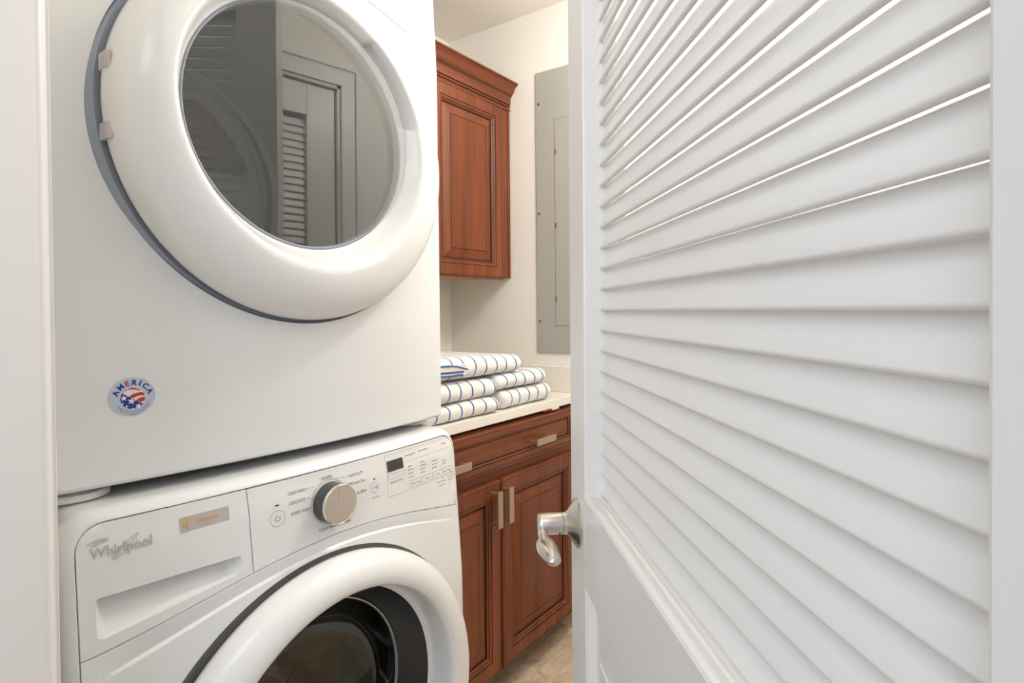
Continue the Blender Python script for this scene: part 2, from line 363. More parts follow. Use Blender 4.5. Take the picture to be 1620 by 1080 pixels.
# right wall with an opening for the second door
mb = MB(); D2A, D2B = .437, 1.189
mb.box(XW-.15, D2A-.02, YR-.08, YR, -.004, ZC); mb.box(D2B+.02, XE, YR-.08, YR, -.004, ZC); mb.box(D2A-.02, D2B+.02, YR-.08, YR, 2.05, ZC)
tag(mb.make('wall_right', M['wall'], smooth=False, origin=(1, YR, 0)), 'cream wall opposite the machines, mirrored in the dryer window', 'wall', kind='structure')
# doorway wall
mb = MB()
mb.box(XW-.14, XW, YJ+.02, YB, -.004, ZC); mb.box(XW-.14, XW, YR, -.11, -.004, ZC); mb.box(XW-.14, XW, -.11, YJ+.02, 2.07, ZC)
tag(mb.make('wall_near', M['wall'], smooth=False, origin=(XW, YJ, 0)), 'wall holding the doorway at the left edge of the view', 'wall', kind='structure')
# left jamb lining: reveal with a small bead and chamfer at the room side
prof = [(.02, YJ), (.150, YJ), (.1868, YJ), (.1876, YJ+.0004), (.1890, YJ+.0004), (.1900, YJ+.0001), (.1925, YJ+.0012), (.1952, YJ+.004), (.1965, YJ+.0065), (.1985, YJ+.0075), (.2005, YJ+.0072), (.2015, YJ+.009), (.2015, YJ+.022), (.02, YJ+.022)]
mb = MB(); mb.grid([[(x, y, z) for x, y in prof] for z in (0, 2.05)], closed=True, cap0=True, cap1=True)
tag(mb.make('trim_1', M['trim'], sharp=50, origin=(.19, YJ, 0)), 'white painted door jamb at the left edge beside the machines', 'trim', kind='structure')
mb = MB(); mb.box(.02, .2, -.11, -.09, 0, 2.05); mb.box(.02, .2, -.11, YJ+.022, 2.05, 2.07)
tag(mb.make('trim_2', M['trim'], smooth=False, origin=(.19, -.1, 0)), 'white hinge jamb and head of the doorway behind the louvered door', 'trim', kind='structure')
# travertine baseboard of the far wall
bb = MB(); bb.box(XE-.012, XE, YR, 1.21, 0, .085, r=.002)
tag(bb.make('baseboard_far', M['tile'], smooth=False, origin=(XE, .5, 0)), 'travertine tile baseboard along the end wall by the cabinet', 'baseboard', kind='structure')

# ------------------------------------------------------------------ second louvered door in the right wall (seen mirrored)
d2 = empty('door_2', ((D2A+D2B)/2, YR, 0), 'closed white louvered door seen only as a reflection in the dryer window', 'door', kind='structure')
mb = MB()
for b in ((D2B+.0, D2B+.022, YR-.05, YR+.004, 0, 2.05), (D2A-.022, D2A, YR-.05, YR+.004, 0, 2.05), (D2A-.022, D2B+.022, YR-.05, YR+.004, 2.035, 2.057)): mb.box(*b)
mb.make('jamb_lining', M['trim'], d2, smooth=False)
mb = MB()
for s_, x in ((1, D2B+.012), (-1, D2A-.012)):
    x2 = x+s_*.075; mb.box(min(x, x2), max(x, x2), YR, YR+.014, 0, 2.046); x3 = x2-s_*.02; mb.box(min(x2, x3), max(x2, x3), YR+.0145, YR+.022, 0, 2.104)
mb.box(D2A-.087, D2B+.087, YR, YR+.014, 2.0465, 2.125); mb.box(D2A-.087, D2B+.087, YR+.0145, YR+.022, 2.105, 2.125)
mb.make('casing', M['trim'], d2, smooth=False)
yd0, yd1 = YR-.045, YR-.01
mb = MB(); mb.box(D2A+.003, D2A+.11, yd0, yd1, .01, 2.03, r=.002); mb.make('stile', M['paint'], d2, smooth=False)
mb = MB(); mb.box(D2B-.11, D2B-.003, yd0, yd1, .01, 2.03, r=.002); mb.make('stile', M['paint'], d2, smooth=False)
for z0, z1 in ((.01, .21), (.886, 1.0), (1.92, 2.03)):
    mb = MB(); mb.box(D2A+.11, D2B-.11, yd0, yd1, z0, z1, r=.002); mb.make('rail', M['paint'], d2, smooth=False)
mb = MB(); mb.box(D2A+.11, D2B-.11, yd0+.012, yd1-.012, .21, .886); mb.make('door_panel', M['paint'], d2, smooth=False)
def slat_profile(wd, t, phi, n=5):
    pts = []
    for q in range(n+1): a = -PI/2+PI*q/n+0; pts.append((wd/2-t/2+t/2*math.cos(a), t/2*math.sin(a)))
    for q in range(n+1): a = PI/2+PI*q/n; pts.append((-wd/2+t/2+t/2*math.cos(a), t/2*math.sin(a)))
    c, s = math.cos(phi), math.sin(phi)
    return [(a*c-b*s, a*s+b*c) for a, b in pts]     # first axis = away from the viewer side, second up
sp = slat_profile(.0290, .006, math.radians(74))
sm = None
for k in range(35):
    z = 1.018+.0257*k
    if sm is None:
        mb = MB(); mb.grid([[(x, YR-.0275-a, z+b) for a, b in sp] for x in (D2A+.105, D2B-.105)], closed=True, cap0=True, cap1=True)
        o = mb.make('louver_slat', M['paint'], d2, origin=((D2A+D2B)/2, YR-.0275, z), sharp=60); sm = o.data
    else:
        o = bpy.data.objects.new('louver_slat', sm); col.objects.link(o); o.parent = d2; o.location = (0, -.0275, z)

# ------------------------------------------------------------------ open louvered door
TH = math.radians(41.17); DV = Vector((math.cos(TH), math.sin(TH), 0)); NV = Vector((math.sin(TH), -math.cos(TH), 0))
O0, O1 = .1555, .1995; S0, S1 = .058, .8112; SL, SR = .160, .7196
Zup = Vector((0, 0, 1))
def dp(s, o, z): return DV*s+NV*o+Zup*z
hinge = DV*S0+NV*(O0+.02)
d1 = empty('door_1', (hinge.x, hinge.y, 0), 'open white louvered door with satin nickel lever in the right foreground', 'door', kind='structure')
def dbox(name, s0, s1, o0, o1, z0, z1, m=M['paint'], r=.0025, parent=d1):
    mb = MB(); mb.box(s0, s1, o0, o1, z0, z1, r=r, mp=dp); return mb.make(name, m, parent, smooth=False)
dbox('stile', SR, S1, O0, O1, .01, 2.03)
dbox('stile', S0, SL, O0, O1, .01, 2.03)
dbox('rail', SL, SR, O0, O1, 1.925, 2.03, r=.001)
dbox('rail', SL, SR, O0, O1, .01, .215, r=.001)
# middle rail with a bevelled sill at its top
pr = [(O0, .886), (O0, .9965), (O0+.0015, .9995), (O0+.004, 1.0008), (O0+.020, .9975), (O0+.0205, .9995), (O1-.004, .9995), (O1, .997), (O1, .886)]
mb = MB(); mb.grid([[dp(s, o, z) for o, z in pr] for s in (SL, SR)], closed=True, cap0=True, cap1=True); mb.make('rail', M['paint'], d1, sharp=20)
# sunken lower panel with moulding
prof = [(0, -.0, 0), (.0025, -.002, 0), (.005, -.003, 0), (.012, -.010, 0), (.014, -.0115, 0), (.016, -.0115, 0), (.020, -.0115, 0), (.060, -.0045, 0), (.061, -.003, 0)]
mb = nested(SL, SR, .215, .886, prof, lambda a, b, h: dp(a, O0-h, b)); nested(SL, SR, .215, .886, prof, lambda a, b, h: dp(a, O1+h, b), mb)
mb.make('door_panel', M['paint'], d1, sharp=18)
# slats
SPW, NOSE_O, Z0 = .0257, .1765, 1.2331
phi = math.radians(72); sp = slat_profile(.0289, .0053, phi)
omin = min(a for a, b in sp); znose = min(b for a, b in sp)
oc = NOSE_O-omin; first = None
for k in range(-9, 27):
    z = Z0+k*SPW-znose
    c = dp((SL+SR)/2, oc, z)
    if first is None:
        mb = MB(); mb.grid([[dp(s, oc+a, z+b) for a, b in sp] for s in (SL-.004, SR+.004)], closed=True, cap0=True, cap1=True)
        o = mb.make('louver_slat', M['paint'], d1, origin=c, sharp=60); first = o.data
    else:
        o = bpy.data.objects.new('louver_slat', first); col.objects.link(o); o.parent = d1; o.location = c-WL[d1.name]
# lever handle
KS, KZ = .765, .951
def hrow(o, r, s=KS, z=KZ, n=40): return [dp(s+r*math.cos(2*PI*q/n), o, z+r*math.sin(2*PI*q/n)) for q in range(n)]
hd = MB()
for o, r in ((O0, .0005),): pass
rose = MB(); rose.grid([hrow(o, r) for o, r in ((O0+.001, .0005), (O0+.001, .0322), (O0-.001, .0325), (O0-.0025, .0315), (O0-.0045, .0285), (O0-.0085, .0225), (O0-.0125, .0172), (O0-.0150, .0150), (O0-.0158, .0142), (O0-.0158, .001))], closed=True, cap0=True, cap1=True)
h_o = rose.make('door_handle', M['nickel'], d1, sharp=40); h_o['label'] = 'satin nickel lever handle on a round rose'
sh = MB(); sh.grid([hrow(o, r) for o, r in ((O0-.0150, .001), (O0-.0152, .0143), (O0-.0210, .0143), (O0-.0214, .0128), (O0-.0218, .0128), (O0-.0220, .0139), (O0-.0500, .0139), (O0-.0525, .0132), (O0-.0535, .0118), (O0-.0535, .001))], closed=True, cap0=True, cap1=True)
sh.make('shank', M['nickel'], h_o, sharp=40)
mb = MB(); mb.grid([[dp(KS-.0105+.0012*math.cos(t), O0-.026+.0012*math.sin(t), KZ-.0098-e) for t in [2*PI*q/10 for q in range(10)]] for e in (0, .0006)], closed=True, cap0=True, cap1=True); mb.make('set_screw', M['dial_side'], h_o)
# lever: neck dropping from the shank end, then a paddle running toward the hinge
def lever_row(s, o, z, ws, wo, n=20):
    return [dp(s, o+wo*math.cos(2*PI*q/n), z+ws*math.sin(2*PI*q/n)) for q in range(n)]
lv = MB(); rows = []
for s, o, z, hz_, wo in ((.766, .1080, .9500, .0050, .0050), (.758, .1075, .9440, .0085, .0070), (.750, .1068, .9410, .0090, .0072), (.742, .1062, .9400, .0080, .0072), (.735, .1058, .9400, .0075, .0085), (.728, .1055, .9405, .0080, .0115), (.720, .1054, .9410, .0085, .0118), (.711, .1052, .9415, .0090, .0126), (.702, .1058, .9412, .0090, .0125), (.693, .1066, .9408, .0085, .0118), (.685, .1078, .9400, .0078, .0104), (.678, .1085, .9395, .0065, .0095), (.673, .1089, .9392, .0048, .0065), (.671, .1090, .9392, .002, .003)):
    rows.append(lever_row(s, o, z, hz_, wo))
lv.grid(rows, closed=True, cap0=True, cap1=True); lv.make('lever', M['nickel'], h_o, sharp=60)

# ------------------------------------------------------------------ washing machine
WX0, WX1, WZ1 = .241, .933, .990
CW = (.588, .525); RW = .318
ax_ = [.2536, .3367, .4647, .5323, .6143, .6997, .794, .9268]; az_ = [.8185, .8315, .8545, .8645, .8680, .8640, .8515, .8275]
pc = np.polyfit(ax_, az_, 4)
def arch(x): return float(np.polyval(pc, x))
wm = empty('washing_machine', (CW[0], 1.2, 0), 'white front-loading washing machine standing under the dryer', 'washing machine')
def frame_loft(x0, x1, z0, z1, rc, surf, ins, dep, yback, n=6):
    mb = MB(); rows = []
    # inner turned-in rim, front, rounding, sides
    def loop(i, dy, yabs=None):
        r = [max(.002, q-i) for q in rc]
        return [(x, (surf(x, z)+dy) if yabs is None else yabs, z) for x, z in dens(rrect(x0+i, x1-i, z0+i, z1-i, r, n))]
    def dens(p):
        out = []
        for (a, b), (c, d) in zip(p, p[1:]+p[:1]):
            L = math.hypot(c-a, d-b); k = max(1, int(L/.03))
            for q in range(k): out.append((a+(c-a)*q/k, b+(d-b)*q/k))
        return out
    # keep the vertex count equal: densify on the outer loop, then scale the rest
    base = dens(rrect(x0, x1, z0, z1, rc, n))
    cx, cz = (x0+x1)/2, (z0+z1)/2; hx, hz = (x1-x0)/2, (z1-z0)/2
    def lp(i, dy, yabs=None):
        out = []
        for x, z in base:
            X = cx+(x-cx)*(hx-i)/hx; Z = cz+(z-cz)*(hz-i)/hz
            out.append((X, (surf(X, Z)+dy) if yabs is None else yabs, Z))
        return out
    rows.append(lp(ins+.0006, .012)); rows.append(lp(ins+.0006, .0006)); rows.append(lp(ins, 0))
    for q in range(1, 11):
        a = PI/2*q/10; rows.append(lp(ins*(1-math.sin(a)), dep*(1-math.cos(a))))
    rows.append(lp(0, 0, surf(cx, cz)+.12)); rows.append(lp(0, 0, yback))
    mb.grid(rows, closed=True, cap1=True); return mb
INS = .0125
frame_loft(WX0, WX1, .015, WZ1, [.02, .02, .034, .034], yw, INS, .030, 1.58).make('cabinet', M['enamel'], wm, sharp=50)
fx0, fx1, fz1 = WX0+INS+.0022, WX1-INS-.0022, WZ1-INS-.0024
SEAMS = []
archpts = [(fx0+(fx1-fx0)*q/40, 0) for q in range(41)]
def crease(x): return arch(x)-.018-.10*(x-.61)**2
def band(x, z):   # strip above the crease sinks toward it, then the face below steps forward again
    a, c = arch(x), crease(x)
    D = .0046 if x < .60 else .0046-.0034*min(1, (x-.60)/.28)
    D *= max(0, min(1, (x-.272)/.035))
    if z >= c: return D*(1-min(1, (z-c)/max(1e-4, a-c)))**1.2
    t = min(1, (c-z)/.0032); return D*(1-t*t*(3-2*t))
body_out = [(fx0, .03), (fx1, .03)]+[(x, arch(x)-.0010) for x, _ in archpts[::-1]]
patch(yw, CW, RW, body_out, nr=72, n=400, rim_in=.014, extra=band).make('front_panel', M['enamel'], wm, sharp=50)
sg = MB()  # black strips set inside the panel gaps to paint in their shade
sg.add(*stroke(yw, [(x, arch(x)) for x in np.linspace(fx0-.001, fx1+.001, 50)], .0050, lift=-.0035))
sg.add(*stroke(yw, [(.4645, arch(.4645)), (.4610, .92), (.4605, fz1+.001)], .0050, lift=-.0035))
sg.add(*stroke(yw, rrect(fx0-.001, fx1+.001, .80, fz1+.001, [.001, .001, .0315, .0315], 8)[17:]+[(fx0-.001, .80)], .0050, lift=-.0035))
sg.make('seam_shade_strip', M['rubber'], wm, smooth=False)
# detergent drawer front with a scooped grip
XD = .4615
dl = [(x, arch(x)+.0010) for x in np.linspace(fx0, XD, 14)]
dr_poly = dl+[(XD+.002*(fz1-.86)/-.12, fz1)]+[(fx0+.0305-.0305*math.sin(t), fz1-.0305+.0305*math.cos(t)) for t in [PI/2*q/7 for q in range(8)]]
rec = [(.2727, .8846), (.2742, .8868), (.2769, .8876), (.3043, .8876), (.3694, .8874), (.4356, .8862), (.4435, .8856), (.4462, .8835), (.4468, .8800), (.4453, .8690), (.4420, .8640), (.4356, .8606), (.3598, .8501), (.3022, .8412), (.283, .8383), (.278, .8382), (.2745, .8395), (.2727, .8425), (.2722, .8554)]
RC = (.352, .8685)
dw = patch(yw, RC, rec, dr_poly, nr=10, n=120).make('drawer_front', M['plastic'], wm, sharp=50)
# recess pocket: top overhang shadows, floor sweeps out to the lower edge
mb = MB(); ts = thetas(RC, [rec], 90); rr_ = [ray_poly(RC[0], RC[1], t, rec) for t in ts]
def pocket(u):   # u 1 = rim
    row = []
    for t, r in zip(ts, rr_):
        x = RC[0]+r*u*math.cos(t); z = RC[1]+r*u*math.sin(t)
        up = max(0, min(1, (z-.842)/.044)); d = .020*up**0.7*min(1, (1-u)*7)+.0005
        d = min(d, .024); 
        wall = min(1, (1-u)*7)
        row.append((x, yw(x, z)+(.004+.018*up)*wall, z))
    return row
mb.grid([pocket(u) for u in (1.0, .985, .97, .94, .90, .85, .7, .5, .25, .01)], closed=True, cap1=True)
mb.make('grip_recess', M['plastic'], dw, sharp=60)
# control panel
cp = [(x, arch(x)+.0010) for x in np.linspace(XD+.0022, fx1, 24)]+[(fx1-.0305+.0305*math.cos(t), fz1-.0305+.0305*math.sin(t)) for t in [PI/2*q/7 for q in range(8)]]+[(XD+.0002, fz1)]
cpo = patch(yw, (.70, .918), None, cp, nr=14, n=140).make('control_panel', M['plastic'], wm, sharp=50)
LT = []
class Each:
    def __init__(s, name, m, parent): s.n, s.m, s.p = name, m, parent
    def add(s, v, f):
        if v: obj(s.n, v, f, s.m, s.p, smooth=False)
ink = Each('printed_word', M['ink'], cpo); inkd = MB(); inkl = Each('printed_line', M['ink_light'], cpo)
def T_(mb, *a, **k):
    v, f = text_mesh(*a, **k); mb.add(v, f)
T_(ink, 'NORMAL', yw, .5842, .9603, width=.0215, size=.0052)
T_(ink, 'HEAVY DUTY', yw, .6377, .9525, width=.031, size=.0050)
T_(ink, 'WHITES with Oxi', yw, .6240, .9392, width=.0455, size=.0050)
T_(ink, 'DRAIN & SPIN', yw, .6310, .9208, width=.040, size=.0050)
T_(ink, 'COLD WASH', yw, .5233, .9512, width=.0300, size=.0050)
T_(ink, 'DELICATES', yw, .5240, .9366, width=.0275, size=.0050)
T_(ink, 'QUICK WASH', yw, .5260, .9202, width=.0320, size=.0050)
T_(ink, 'CLEAN WASHER', yw, .5727, .8808, width=.0400, size=.0052)
T_(inkd, 'with affresh', yw, .6140, .8806, width=.0200, size=.0042, bold=.01)
T_(ink, 'Hold 3 sec', yw, .6830, .9045, width=.018, size=.0026)
for a, b in (((.5545, .9540), (.5705, .9535)), ((.5535, .9395), (.5640, .9375)), ((.5590, .9235), (.5635, .9235)), ((.6120, .9575), (.6365, .9550))): inkl.add(*stroke(yw, [a, b], .0006))
# dial surround
inkl.add(*stroke(yw, circle(.5965, .9240, .0350, 60), .0009, closed=True))
# power and start buttons
inkl.add(*stroke(yw, circle(.5037, .9222, .0120, 40), .0007, closed=True)); ink.add(*stroke(yw, circle(.5037, .9222, .0040, 24, -235, 55), .0008))
ink.add(*stroke(yw, [(.5037, .9225), (.5037, .9270)], .0008)); inkd.add(*filled(yw, rrect(.5005, .5070, .9405, .9425, .0004, 1)))
inkl.add(*stroke(yw, circle(.6908, .9228, .0092, 40), .0007, closed=True)); ink.add(*stroke(yw, [(.6878, .9190), (.6878, .9268), (.6925, .9229)], .0007, closed=True))
ink.add(*stroke(yw, [(.6945, .9200), (.6945, .9258)], .0007)); ink.add(*stroke(yw, [(.6962, .9200), (.6962, .9258)], .0007)); inkd.add(*filled(yw, rrect(.6885, .6935, .9365, .9385, .0004, 1)))
# display block outlines
inkl.add(*stroke(yw, rrect(.7215, .9190, .8965, .9710, [.0005, .001, .009, .0005], 5), .0005, closed=True))
inkl.add(*stroke(yw, [(.7732, .9497), (.9070, .9505)], .0005)); inkl.add(*stroke(yw, [(.9070, .9505), (.9120, .9505), (.9120, .9200)], .0005))
inkl.add(*stroke(yw, rrect(.7250, .7675, .9272, .9365, .0004, 1), .0005, closed=True)); inkl.add(*stroke(yw, [(.7462, .9285), (.7462, .9352)], .0005))
for a, b in ((.7788, .8128), (.8152, .8462), (.8482, .8775), (.8792, .9112)): inkl.add(*stroke(yw, rrect(a, b, .9000, .9120, .0005, 1), .0005, closed=True))
for s_, x, z, wd in (('Sensing/Fill', .7760, .9592, .0240), ('Wash/Rinse', .8145, .9600, .0245), ('Add', .8870, .9600, .0110), ('Delay Wash', .7330, .9195, .0275), ('Wash Temp', .7815, .9038, .0280), ('Spin', .8250, .9040, .0110), ('Soil', .8580, .9040, .0095), ('End Signal', .8820, .9040, .0260), ('+', .7555, .9298, .0030), ('-', .7345, .9298, .0020),
    ('Hot', .7812, .9382, .0065), ('Warm', .7815, .9317, .0100), ('Cool', .7818, .9250, .0085), ('Cold', .7822, .9182, .0085), ('Fast', .8160, .9388, .0085), ('Medium', .8163, .9322, .0140), ('Slow', .8166, .9256, .0090), ('Off', .8169, .9190, .0060),
    ('Heavy', .8510, .9330, .0120), ('Normal', .8512, .9264, .0125), ('Light', .8515, .9200, .0095), ('On', .8843, .9272, .0055), ('Off', .8846, .9205, .0060),
    ('Fan Fresh', .8600, .8868, .0260), ('Control Lock', .8920, .8905, .0280), ('Hold 3 sec', .8650, .8795, .020), ('Hold 3 sec', .8960, .8835, .020), ('ENERGY', .9085, .8340, .0100)):
    T_(ink, s_, yw, x, z, width=wd, size=.0033)
inkl.add(*stroke(yw, rrect(.9090, .9180, .8395, .8500, .0005, 1), .0006, closed=True))
for x, zs in ((.7785, (.9393, .9326, .9258, .9191)), (.8130, (.9400, .9332, .9265, .9198)), (.8478, (.9340, .9272, .9206)), (.8812, (.9280, .9212)), (.7740, (.9605,)), (.8125, (.9612,)), (.8852, (.9610,)), (.7305, (.9205,)), (.8760, (.8950,)), (.9075, (.8990,))):
    for z in zs: inkd.add(*filled(yw, circle(x, z, .0012, 10)))
im_ = inkd.make('indicator_marks', M['ink_dark'], cpo, smooth=False); im_['kind'] = 'stuff'
mb = MB(); mb.add(*filled(yw, rrect(.7243, .7652, .9410, .9602, .0008, 2), lift=.0006)); mb.make('display', M['lcd'], cpo, smooth=False)
# dial
DC = (.5962, .9236); y0 = yw(*DC)
kn = MB(); kn.grid([surf_disc_ring(DC, r, y, 56) for r, y in ((.0010, y0), (.0325, y0-.0005), (.0322, y0-.004), (.0312, y0-.022), (.0310, y0-.0235))], closed=True, cap0=True, cap1=True); kno = kn.make('dial', M['dial_side'], wm, sharp=40); kno['label'] = 'round dial with dark side and mirror chrome face'
kc = MB(); kc.grid([surf_disc_ring(DC, r, y, 56) for r, y in ((.0312, y0-.022), (.0320, y0-.024), (.0320, y0-.0275), (.0312, y0-.0290), (.0298, y0-.0290), (.0293, y0-.0280), (.0290, y0-.0284), (.0010, y0-.0284))], closed=True, cap1=True); kc.make('dial_face', M['chrome'], kno, sharp=20)
kp = MB(); kp.box(DC[0]-.0052, DC[0]-.0012, y0-.0292, y0-.0280, DC[1]+.004, DC[1]+.0292, r=.0003); kp.make('pointer', M['silver_plastic'], kno, smooth=False)
# raised maker's lettering and swoosh
bl = MB(); v, f = text_mesh('Whirlpool', yw, .2690, .9362, width=.0660, size=.0128, lift=.0012, extrude=1, bold=.004); bl.add(v, f); bl.make('raised_lettering', M['silver_plastic'], dw, smooth=False)
sw = MB(); cxs, czs = .3060, .9423
pts = []
for q in range(36):
    t = 2*PI*q/36; a, b = .0185*math.cos(t), .0030*math.sin(t)*(1.0); r_ = math.radians(42); pts.append((cxs+a*math.cos(r_)-b*math.sin(r_), czs+a*math.sin(r_)+b*math.cos(r_)))
v, f = stroke(yw, pts, .0011, lift=.0020, closed=True); sw.add(v, f)
sw.make('logo_ring', M['gold_plastic'], dw, smooth=False)
s2 = MB(); v, f = stroke(yw, [(.2660, .9530), (.2710, .9556), (.2780, .9572), (.2850, .9572), (.2895, .9562), (.2850, .9548), (.2790, .9540), (.2740, .9532)], .0015, lift=.0012); s2.add(v, f); v, f = stroke(yw, [(.2700, .9520), (.2760, .9515), (.2820, .9530), (.2885, .9548)], .0010, lift=.0012); s2.add(v, f); s2.make('logo_wave', M['silver_plastic'], dw, smooth=False)
# grey label
gb = MB(); gb.add(*filled(yw, [(.3686, .9397), (.4328, .9408), (.4332, .9593), (.3682, .9590)], lift=.0005)); bo = gb.make('grey_badge', M['badge_grey'], dw, smooth=False)
go = MB(); v, f = text_mesh('Direct Drive', yw, .3895, .9480, width=.0290, size=.0062, lift=.0009); go.add(v, f)
v, f = text_mesh('Quiet Wash System', yw, .3905, .9440, width=.0200, size=.0020, lift=.0009); go.add(v, f)
for off in (0, -.0045):
    pts = [(.3800+off+.0022*math.cos(t)*0+.0045*(1-math.cos((t+.9)*.9)), .9500+.0085*math.sin(t)*(1 if off == 0 else .72)) for t in [-PI/2+PI*q/10 for q in range(11)]]
    pts = [(.3775+off+.008*((q/10-.62)**2)*1.6, .9580-.0165*q/10*(1 if off == 0 else .7)) for q in range(11)]
    v, f = stroke(yw, pts, .0022 if off == 0 else .0014, lift=.0009); go.add(v, f)
go.make('orange_print', M['badge_orange'], bo, smooth=False)
# door gasket ring, door ring, glass, drum
yc = .790
mb = MB(); mb.grid(lathe_rows(CW, [(.325, yc+.020, CW[1], -.015, 0), (.316, yc+.010, CW[1], -.015, 0), (.285, yc+.008, CW[1], -.015, 0), (.270, yc+.02, CW[1], 0, 0)]), closed=True); mb.make('door_seal_ring', M['gasket_dark'], wm)
zc = .530
prof = [(.262, .800, zc, 0, 0), (.300, .797, zc, 0, 0), (.3070, .792, zc, 0, 0), (.3085, .784, zc, 0, 0), (.3085, .776, zc, 0, 0), (.3060, .766, zc, 0, 0), (.3000, .757, .531, 0, 0), (.2900, .749, .533, 0, 0), (.2760, .7435, .537, 0, 0), (.2620, .7415, .541, 0, 0), (.2520, .7415, .544, 0, 0), (.2460, .7430, .545, 0, 0), (.2425, .7465, .545, 0, 0), (.2405, .754, .545, 0, 0), (.2395, .770, .544, 0, 0), (.2385, .800, .543, 0, 0), (.2300, .803, .543, 0, 0)]
wd_ = MB(); wd_.grid(lathe_rows(CW, prof), closed=True); wdo = wd_.make('door', M['plastic'], wm, sharp=60); wdo['label'] = 'round white washer door with a deep glass bowl'
gz = .543
mb = MB(); mb.grid(lathe_rows(CW, [(.236, .803, gz, 0, 0), (.228, .815, gz, 0, 0), (.214, .840, gz, 0, 0), (.198, .856, gz, 0, 0)]), closed=True); mb.make('inner_trim', M['rubber'], wdo)
mb = MB(); mb.grid(lathe_rows(CW, [(.1985, .857, gz, 0, 0), (.1975, .8525, gz, 0, 0), (.1955, .8525, gz, 0, 0), (.1945, .857, gz, 0, 0)]), closed=True); mb.make('bowl_rim', M['silver_plastic'], wdo)
mb = MB(); mb.grid(lathe_rows(CW, [(.195, .857, gz, 0, 0), (.190, .868, gz, 0, 0), (.182, .888, gz, 0, 0), (.165, .915, gz-.004, 0, 0), (.12, .935, gz-.008, 0, 0), (.06, .943, gz-.01, 0, 0), (.001, .945, gz-.01, 0, 0)]), closed=True, cap1=True); mb.make('glass_bowl', M['glass_bowl'], wdo)
mb = MB(); mb.grid(lathe_rows(CW, [(.245, .820, gz, 0, 0), (.262, .86, gz, 0, 0), (.235, .875, gz, 0, 0), (.205, .868, gz, 0, 0), (.198, .880, gz, 0, 0), (.215, .900, gz, 0, 0), (.25, .905, gz, 0, 0)]), closed=True); mb.make('door_gasket', M['rubber'], wm)
prof = [(.245, .905, gz, 0, 0), (.252, .93, gz, 0, 0)]+[(.250-(.004 if q % 2 else 0), .95+q*.03, gz, 0, 0) for q in range(12)]+[(.235, 1.325, gz, 0, 0), (.19, 1.335, gz, 0, 0), (.18, 1.32, gz, 0, 0), (.09, 1.325, gz, 0, 0), (.07, 1.30, gz, 0, 0), (.001, 1.298, gz, 0, 0)]
dm = MB(); dm.grid(lathe_rows(CW, prof, 96), closed=True, cap1=True); dmo = dm.make('drum', M['drum_steel'], wm, sharp=25)
for a in (80, 200, 320):
    mb = MB(); t0 = math.radians(a); rows = []
    for yy in (.93, .96, 1.28, 1.31):
        hh = .055 if .95 < yy < 1.29 else .012
        rows.append([(CW[0]+rr*math.cos(t0+dt), yy, gz+rr*math.sin(t0+dt)) for rr, dt in ((.249, -.17), (.249-hh*.8, -.07), (.249-hh, 0), (.249-hh*.8, .07), (.249, .17))])
    mb.grid(rows); mb.make('drum_paddle', M['drum_steel'], dmo, sharp=60)

# ------------------------------------------------------------------ dryer
DX0, DX1, DZ0, DZ1 = .2455, .9325, 1.006, 1.992
CD = (.5887, 1.5136); RD = .2984
dry = empty('clothes_dryer', (CD[0], 1.2, DZ0), 'white front-loading clothes dryer stacked on top of the washing machine', 'clothes dryer')
INS2 = .008
frame_loft(DX0, DX1, DZ0, DZ1, [.010, .010, .014, .014], yd, INS2, .012, 1.60).make('cabinet', M['enamel'], dry, sharp=50)
gx0, gx1, gz0, gz1 = DX0+INS2-.0006, DX1-INS2+.0006, DZ0+INS2-.0006, DZ1-INS2-.0006
def arch2(x): return 1.835-.0637*((x-.589)/.33)**2
def crease2(x): return 1.8175-.0775*((x-.589)/.33)**2
def step2(x, z):
    a, c = arch2(x), crease2(x)
    if z >= c: return .0025*(1-min(1, (z-c)/max(1e-4, a-c)))
    t = min(1, (c-z)/.004); return .0025*(1-t*t*(3-2*t))
out2 = [(gx0, gz0), (gx1, gz0)]+[(x, arch2(x)-.0009) for x in np.linspace(gx1, gx0, 41)]
patch(yd, CD, RD, out2, nr=44, n=260, rim_in=.015, extra=step2, rim_out=.001).make('front_panel', M['enamel'], dry, sharp=50)
sg = MB(); sg.add(*stroke(yd, [(x, arch2(x)) for x in np.linspace(gx0, gx1, 50)], .0050, lift=-.0035)); sg.make('seam_shade_strip', M['rubber'], dry, smooth=False)  # black strip behind the arch gap, painted-in shade for the seam
out3 = [(x, arch2(x)+.0009) for x in np.linspace(gx0, gx1, 30)]+[(gx1, gz1), (gx0, gz1)]
dcp = patch(yd, (.589, 1.91), None, out3, nr=12, n=120, rim_out=.004).make('control_panel', M['plastic'], dry, sharp=50)
fm = Each('printed_word', M['ink_faint'], dcp)
for x, z in ((.8454, 1.851), (.876, 1.852), (.9081, 1.8517), (.8454, 1.860), (.876, 1.860)): fm.add(*filled(yd, circle(x, z, .0012, 10)))
for s_, x, z, wd in (('Wrinkle', .842, 1.868, .020), ('Normal', .848, 1.8585, .016), ('Damp', .879, 1.8585, .014), ('Energy', .9120, 1.8150, .010), ('Start', .880, 1.868, .014), ('Less', .850, 1.8420, .010), ('More', .880, 1.8420, .010)): T_(fm, s_, yd, x, z, width=wd, size=.0035)
for a, b in (((.845, 1.838), (.868, 1.838)), ((.905, 1.825), (.926, 1.811))): fm.add(*stroke(yd, [a, b], .0007))
